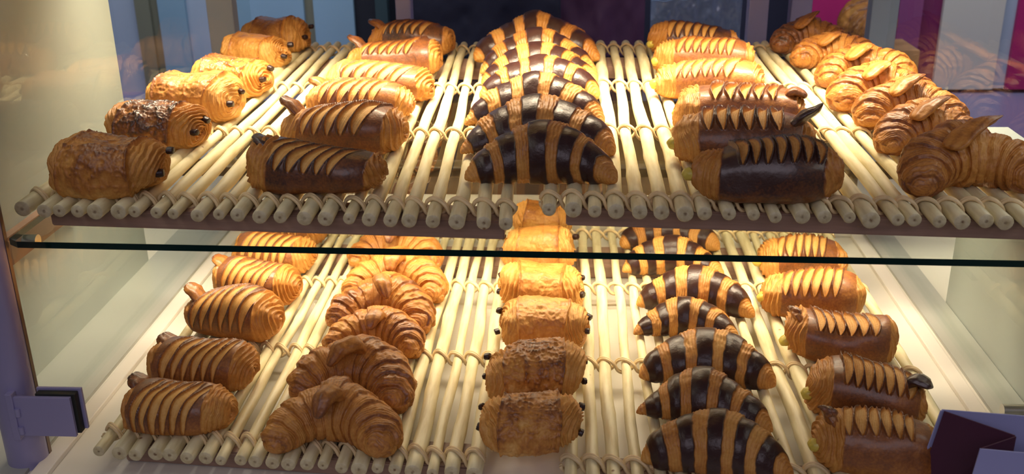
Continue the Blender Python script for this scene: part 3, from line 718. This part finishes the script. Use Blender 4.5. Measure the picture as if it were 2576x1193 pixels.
def binding(xs, ys, zs, rs_, parent, amp=.0046, rc=.0015, n_c=2, flip=1):
    xs = np.array(xs); ys = np.array(ys); rs_ = np.array(rs_)
    k = np.arange(len(xs)); K = np.linspace(-.5, len(xs)-.5, len(xs)*14)
    xi = np.interp(K, k, xs); pitch = np.mean(np.diff(xs))
    xi = np.where(K < 0, xs[0]+K*pitch*.9, xi); xi = np.where(K > k[-1], xs[-1]+(K-k[-1])*pitch*.9, xi)
    yi = np.interp(K, k, ys); ri = np.interp(K, k, rs_)+rc*1.02
    Vs = []; Fs = []; base = 0
    jit = np.interp(K, np.arange(-1, len(xs)+1), np.random.RandomState(int(abs(ys[0]*1e4))).rand(len(xs)+2)-.5)*.0016
    for s in (1, -1):
        for c in range(n_c):
            off = (c-(n_c-1)/2)*rc*1.9
            co = np.cos(math.pi*K); z = zs+s*ri*np.sign(co)*np.abs(co)**.6+.0004*c
            y = yi+jit*s+off-flip*s*amp*np.sin(math.pi*K)*1.0
            P = tube_pts(np.stack([xi, y, z], 1), rc, 8)
            V, F = fan_caps(P, base); Vs.append(V); Fs += F; base += len(V)
    T = [f for f in Fs if f.shape[1] == 4]; U = [f for f in Fs if f.shape[1] == 3]
    me = mesh_np('binding', np.concatenate(Vs), [np.concatenate(T), np.concatenate(U)])
    return link('binding', me, M['cane'], parent)

def tray(label, xs, y0s, zz, xshift, yb, rows, seed, plank_h=.0182, rmean=.0068):
    """xs, y0s: front end of every stick; rows: distance of each binding behind the front ends (two ends of the row)"""
    rs = np.random.RandomState(seed); n = len(xs); xs = np.array(xs); y0s = np.array(y0s)
    t = empty('willow_tray', (float(xs.mean()), float(y0s.mean()), zz)); O = np.array([xs.mean(), y0s.mean(), zz])
    tag(t, label, 'tray', 'peeled willow trays under the pastries')
    f = np.linspace(0, 1, n); rr = rmean*(.82+.42*rs.rand(n)); rr[0] *= 1.12
    xb = xs+xshift[0]*(1-f)+xshift[1]*f
    for i in range(n):
        y1 = yb+.012*(rs.rand()-.5)
        stick('stick', xs[i]-O[0], y0s[i]+.004*(rs.rand()-.5)-O[1], xb[i]-O[0], y1-O[1], 0, rr[i], rs, t)
    for j, (ya, yb_) in enumerate(rows):
        y = ya*(1-f)+yb_*f; q = (y-y0s)/(yb-y0s)
        binding(xs+(xb-xs)*q-O[0], y-O[1], 0, rr, t, n_c=2, amp=.0048, rc=.0017 if j == 0 else .0015)
    zt = -.0062
    def plank(d0, d1, fa, fb):
        ya = y0s[0]; ybb = y0s[-1]
        pts = [(xs[0]+.016, ya+d0), (xs[-1]-.003, ybb+d0), (xs[-1]-.003, ybb+d1), (xs[0]+.016, ya+d1)]
        MB().prism([(a-O[0], b-O[1]) for a, b in pts], zt-plank_h, zt, .0012).build('crossbar', M['plank'], t)
    plank(.020, .062, 0, 0)
    sh_ = (xshift[0]+xshift[1])/2
    pts = [(xb[0]+.012, rows[-1][0]-.10), (xb[-1]-.003, rows[-1][1]-.10), (xb[-1]-.003, rows[-1][1]-.03), (xb[0]+.012, rows[-1][0]-.03)]
    MB().prism([(a-O[0], b-O[1]) for a, b in pts], zt-plank_h, zt, .0012).build('crossbar', M['plank'], t)
    return t

ulx = [(-0.5277, 0.9107), (-0.5037, 0.9085), (-0.4889, 0.908), (-0.471, 0.907), (-0.4527, 0.906), (-0.4306, 0.9048), (-0.4146, 0.9059), (-0.3929, 0.9034), (-0.3752, 0.9031), (-0.3508, 0.8999), (-0.3312, 0.9008), (-0.3122, 0.8995), (-0.2899, 0.8964), (-0.2704, 0.8953), (-0.2469, 0.8938), (-0.2269, 0.8925), (-0.2046, 0.8907), (-0.1853, 0.8894), (-0.1647, 0.8883), (-0.1475, 0.888), (-0.1253, 0.8862), (-0.1028, 0.8842), (-0.0776, 0.8832), (-0.0572, 0.8828)]; urx = [(-0.0185, 0.9212), (0.0044, 0.9197), (0.0247, 0.9188), (0.0448, 0.9167), (0.0667, 0.9152), (0.087, 0.9141), (0.1088, 0.9129), (0.1269, 0.9122), (0.1495, 0.9106), (0.1718, 0.9076), (0.1909, 0.9065), (0.2153, 0.9061), (0.2358, 0.905), (0.2578, 0.9026), (0.276, 0.9), (0.3006, 0.9012), (0.3154, 0.8978), (0.3367, 0.8976), (0.3563, 0.8968), (0.3783, 0.8968), (0.3938, 0.8941), (0.4141, 0.8931), (0.4344, 0.8921)]; llx = [(-0.4542, 0.8321), (-0.4324, 0.8298), (-0.4161, 0.8286), (-0.3966, 0.8274), (-0.3819, 0.8262), (-0.3637, 0.8247), (-0.3459, 0.8236), (-0.33, 0.8223), (-0.311, 0.8206), (-0.296, 0.8198), (-0.2789, 0.8184), (-0.2636, 0.8176), (-0.2455, 0.8165), (-0.2303, 0.8163), (-0.2118, 0.8146), (-0.1948, 0.8131), (-0.1775, 0.8119), (-0.1611, 0.8106), (-0.1435, 0.809), (-0.1248, 0.8081), (-0.1068, 0.8068), (-0.0858, 0.8052)]; lrx = [(0.004, 0.787), (0.0255, 0.7863), (0.044, 0.7856), (0.0665, 0.7849), (0.0867, 0.7842), (0.1059, 0.7835), (0.1287, 0.7828), (0.1477, 0.7821), (0.1683, 0.7814), (0.1906, 0.7807), (0.209, 0.78), (0.2308, 0.7793), (0.2519, 0.7786), (0.2706, 0.7779), (0.2932, 0.7772), (0.3131, 0.7765), (0.3327, 0.7758), (0.3554, 0.7751), (0.3742, 0.7744)]
tray('long willow stick tray on the left half of the glass shelf', [a for a, b in ulx], [b for a, b in ulx], ZU, (0, -.033), 1.70, [(.944, .922), (1.176, 1.170), (1.405, 1.392), (1.655, 1.655)], 3)
tray('long willow stick tray on the right half of the glass shelf', [a for a, b in urx], [b for a, b in urx], ZU, (.006, 0), 1.70, [(.946, .930), (1.186, 1.172), (1.418, 1.388), (1.665, 1.645)], 5)
tray('willow stick tray on the white deck, on the left below the glass shelf', [a for a, b in llx], [b for a, b in llx], ZLO, (0, 0), 1.44, [(.866, .832), (1.050, 1.027), (1.236, 1.220), (1.415, 1.405)], 7, rmean=.0064)
tray('willow stick tray on the white deck, on the right below the glass shelf', [a for a, b in lrx], [b for a, b in lrx], ZLO, (-.004, 0), 1.44, [(.828, .812), (1.020, 1.008), (1.222, 1.228), (1.410, 1.412)], 9, rmean=.0064)

# ---------------------------------------------------------------- pastries
DIM = dict(pain=dict(L=.104, W=.070, H=.049), danish=dict(L=.130, W=.063, H=.046), stripe=dict(width=.145, R=.0275, tip=.22, blunt=6), plain=dict(width=.137, R=.0285))
LOW = dict(pain=dict(L=.100, W=.070, H=.050), danish=dict(L=.118, W=.068, H=.052), plain=dict(width=.128, R=.0285))
UPP = dict(plain=dict(width=.128, R=.0305))
ZT = dict(U=1.2637, L=1.0427)
KN = dict(pain='pain_au_chocolat', danish='slashed_pastry', stripe='striped_croissant', plain='croissant')
for nm, kind, lev, x, y, rot, scl, seed, k in ITEMS:
    kw = dict(DIM[kind]); kw.update((LOW if lev == 'L' else UPP).get(kind, {})); kw.update(k)
    fn = dict(pain=geo_pain, danish=geo_danish, stripe=lambda s, **q: geo_cres(s, choc=True, **q), plain=geo_cres)[kind]
    P, b, ch = fn(seed, **kw); P = P*scl
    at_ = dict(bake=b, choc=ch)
    if kind == 'stripe':
        root = link(KN[kind], closed_mesh(KN[kind], P, at_), M['dough'], None, (x, y, ZT[lev]), math.radians(rot))
    else:
        root = empty(KN[kind], (x, y, ZT[lev]), math.radians(rot))
        if kind == 'plain':
            link('body', closed_mesh('body', P, at_), M['dough'], root)
        else:
            xm = P[..., 0].mean(1); h0 = -xm.min(); h1 = xm.max()
            c_ = k.get('coil', -1)
            e0, e1 = (.61, .61) if kind == 'pain' else ((.65, .82) if c_ < 0 else (.82, .65))
            ia = int(np.argmax(xm > -e0*h0)); ib = len(xm)-1-int(np.argmax(xm[::-1] < e1*h1)); nu_ = len(xm)
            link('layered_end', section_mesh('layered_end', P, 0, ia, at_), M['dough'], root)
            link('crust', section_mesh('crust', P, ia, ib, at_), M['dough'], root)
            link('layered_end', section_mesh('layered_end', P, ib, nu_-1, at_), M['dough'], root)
    lab, grp = LABELS[nm]; tag(root, lab, {'pain': 'pastry', 'danish': 'pastry'}.get(kind, 'croissant'), grp)
    Hh = P[..., 2].max(); Lh = P[..., 0].max(); rs = np.random.RandomState(seed+500)
    def sub(name, G, m=M['dough'], bk=None): 
        P2, b2, c2 = G
        return link(name, closed_mesh(name, P2, dict(bake=b2, choc=c2)), m, root)
    if kind == 'pain':
        for sx in (1, -1):
            for yy, zz in ((.013, .62), (-.014, .42)):
                if sx < 0 and lev == 'U': continue
                c = np.array([sx*Lh*.90, yy*scl+.003*(rs.rand()-.5), Hh*(zz+.1*(rs.rand()-.5))])
                pr_ = -.002+.003*rs.rand() if lev == 'L' else .001+.003*rs.rand()
                d = np.array([sx*(Lh*.10+pr_), .006*(rs.rand()-.5), .004*(rs.rand()-.6)])
                sub('chocolate_stick', geo_tongue([c, c+d*.5, c+d], [.0042, .0044, .0040], seed+int(yy*1e3), flat=.8, nu=24, nv=20), M['choc'])
    if kind == 'danish':
        s = -1 if nm[0] in 'BF' else 1
        ln = FLAP.get(nm)
        if ln is not None:
            sx, dx, dz, dy, br = ln
            sub('dough_corner', geo_tongue([(sx*Lh*.62, dy*.3, Hh*.62), (sx*Lh*.78, dy*.6, Hh*.86), (sx*(Lh*.9+dx*.5), dy, Hh*(1+dz*.5)*.93), (sx*(Lh*.96+dx), dy*1.1, Hh*(1+dz))], [.014, .013, .010, .002 if nm in ('D2', 'J2') else .0065], seed+3, bake=br, flat=.42))
        if nm[0] in 'DJ':
            c = np.array([-Lh*.93, -.008*scl, Hh*.36])
            sub('custard_filling', geo_tongue([c, c+[-.004, -.001, -.001], c+[-.0085, -.002, -.003]], [.008, .0075, .004], seed, flat=.8, nu=24, nv=20), M['filling'])
    if kind == 'plain':
        w_ = scl
        if nm[0] == 'E':
            q = TIPS.get(nm, (1, 1)); a, h = q
            sub('dough_tip', geo_tongue([(-.030*w_, -.010*w_, Hh*.72), (-.012*w_, -.001*w_, Hh*.92), (.006*a*w_, .004*w_, Hh*(1+.07*h)), (.026*a*w_, .006*w_, Hh*(1+.16*h))], [.012*w_, .0145*w_, .0105*w_, .0015], seed+9, bake=k['bake']+.05, flat=.36))
        else:
            a, h = TIPS.get(nm, (1, 1))
            sub('dough_tip', geo_tongue([(.006*w_, .016*w_, Hh*.82), (.002*w_, .004*w_, Hh*(1.0+.06*h)), (-.005*a*w_, -.010*w_, Hh*(.98+.06*h)), (-.010*a*w_, -.024*w_, Hh*.80)], [.009*w_, .0125*w_, .0115*w_, .005*w_], seed+9, bake=k['bake']+.08, flat=.65))

# ---------------------------------------------------------------- behind the case
def pane(name, x0, x1, Y, m, z0=.9, z1=2.0, d=.03):
    return struct(name, MB().box(x0, x1, Y, Y+d, z0, z1), m)
YB = 2.4
pane('wall_back', -3, 3, 2.62, M['dark'], 0, 3)
seg = [(-1.35, -1.02, 'blue2'), (-1.02, -.985, 'olive'), (-.985, -.965, 'olive'), (-.965, -.90, 'blue'), (-.90, -.85, 'blue2'), (-.79, -.619, 'blue'), (-.619, -.596, 'olive'), (-.596, -.502, 'blue'), (-.502, -.451, 'dark'), (-.451, -.423, 'teal'),
       (.548, .690, 'magenta'), (.742, .794, 'mauve'), (.794, .84, 'plum2'), (.84, .975, 'creamst'), (.975, 1.005, 'blue2'), (1.005, 1.6, 'magenta')]
M['plum2'] = mat('deep_magenta_panel', (.16, .006, .075), .6)
for i, (a, b_, m) in enumerate(seg):
    pane('trim_%d' % (i+3), a, b_, YB+(.0 if i % 2 else .012), M[m], ZD if a > 0 else .9, 2.0)
cb = struct('trim_30', MB().box(-1.6, 1.6, 1.99, 2.6, .6, 1.003), M['lav'])
cb2 = struct('trim_31', MB().box(.0, 1.6, 2.52, 2.55, 1.003, 2.0), M['navy'])
for i, (a, b_, Y, m) in enumerate([(-.637, -.591, 1.80, 'creamst'), (-.303, -.276, 1.80, 'lav'), (.305, .338, 1.80, 'lav'), (.376, .411, 1.80, 'lav'), (.511, .556, 1.80, 'blue2')]):
    o = MB().box(a, b_, Y, Y+.03, ZD, 2.0, .002).build('rear_frame_post', M[m])
    tag(o, ['pale cream upright bar behind the left row of the upper trays', 'slim grey-blue upright left of the dark opening behind the case', 'lavender upright just right of the clear plastic bag', 'narrow lavender upright between the black gap and the magenta wall', 'wide grey upright at the right rear corner of the case'][i], 'post', 'upright posts behind the case')
# draped dark fabric and a clear plastic bag in the opening behind the case
def cloth(name, x0, x1, y, z0, z1, m, amp, freq, seed, nu=90, nv=60):
    u = np.linspace(0, 1, nu)[:, None]+np.zeros((1, nv)); v = np.linspace(0, 1, nv)[None]+np.zeros((nu, 1))
    P = np.stack([x0+(x1-x0)*u, y+0*u, z0+(z1-z0)*v], 2)
    dsp = fbm(P*[1, 1, .6], freq, seed, 4)-.5
    P[..., 1] += amp*dsp*2; P[..., 2] += v*.012*(fbm(P, freq*.7, seed+3)-.5)*2
    Q = P.copy(); Q[..., 1] += .012+.03*np.sin(math.pi*u)*np.sin(math.pi*v)
    V = np.concatenate([P.reshape(-1, 3), Q.reshape(-1, 3)]); i = np.arange(nu-1)[:, None]; j = np.arange(nv-1)[None]
    A_ = np.stack([i*nv+j, (i+1)*nv+j, (i+1)*nv+j+1, i*nv+j+1], 2).reshape(-1, 4); B_ = A_[:, ::-1]+nu*nv
    r = list(range(nv))+[k_*nv+nv-1 for k_ in range(1, nu)]+[(nu-1)*nv+k_ for k_ in range(nv-2, -1, -1)]+[k_*nv for k_ in range(nu-2, 0, -1)]
    r = np.array(r); r2 = np.roll(r, -1); S_ = np.stack([r, r+nu*nv, r2+nu*nv, r2], 1)
    return link(name, mesh_np(name, V, [A_, B_, S_]), m)
o = cloth('dark_cloth', -.36, -.02, 2.20, 1.003, 1.5, M['navy'], .03, 9, 4); tag(o, 'dark navy cloth hanging behind the striped croissants, left part of the opening', 'cloth')
o = cloth('plum_cloth', -.02, .16, 2.25, 1.003, 1.5, M['plum'], .03, 8, 9); tag(o, 'deep plum cloth hanging just left of the clear plastic bag', 'cloth')
o = cloth('plastic_bag', .150, .318, 1.95, 1.02, 1.295, M['film'], .022, 22, 14, 120, 100); tag(o, 'crumpled clear plastic bag behind the right upper tray', 'bag')
# a croissant on a further shelf beyond the case
P, b, ch = geo_cres(205, bake=.5, width=.16, R=.05, arc=80, depth=.05, tip=.6)
bs = tag(MB().box(.58, .70, 2.10, 2.22, 1.003, 1.165).build('bread_block', M['wood']), 'small wooden riser behind the case carrying a far croissant', 'riser')
o = link('croissant', closed_mesh('croissant', P, dict(bake=b, choc=ch)), M['dough'], None, (.63, 2.16, 1.165), 1.2); tag(o, 'blurred croissant far behind the case before the magenta wall', 'croissant')
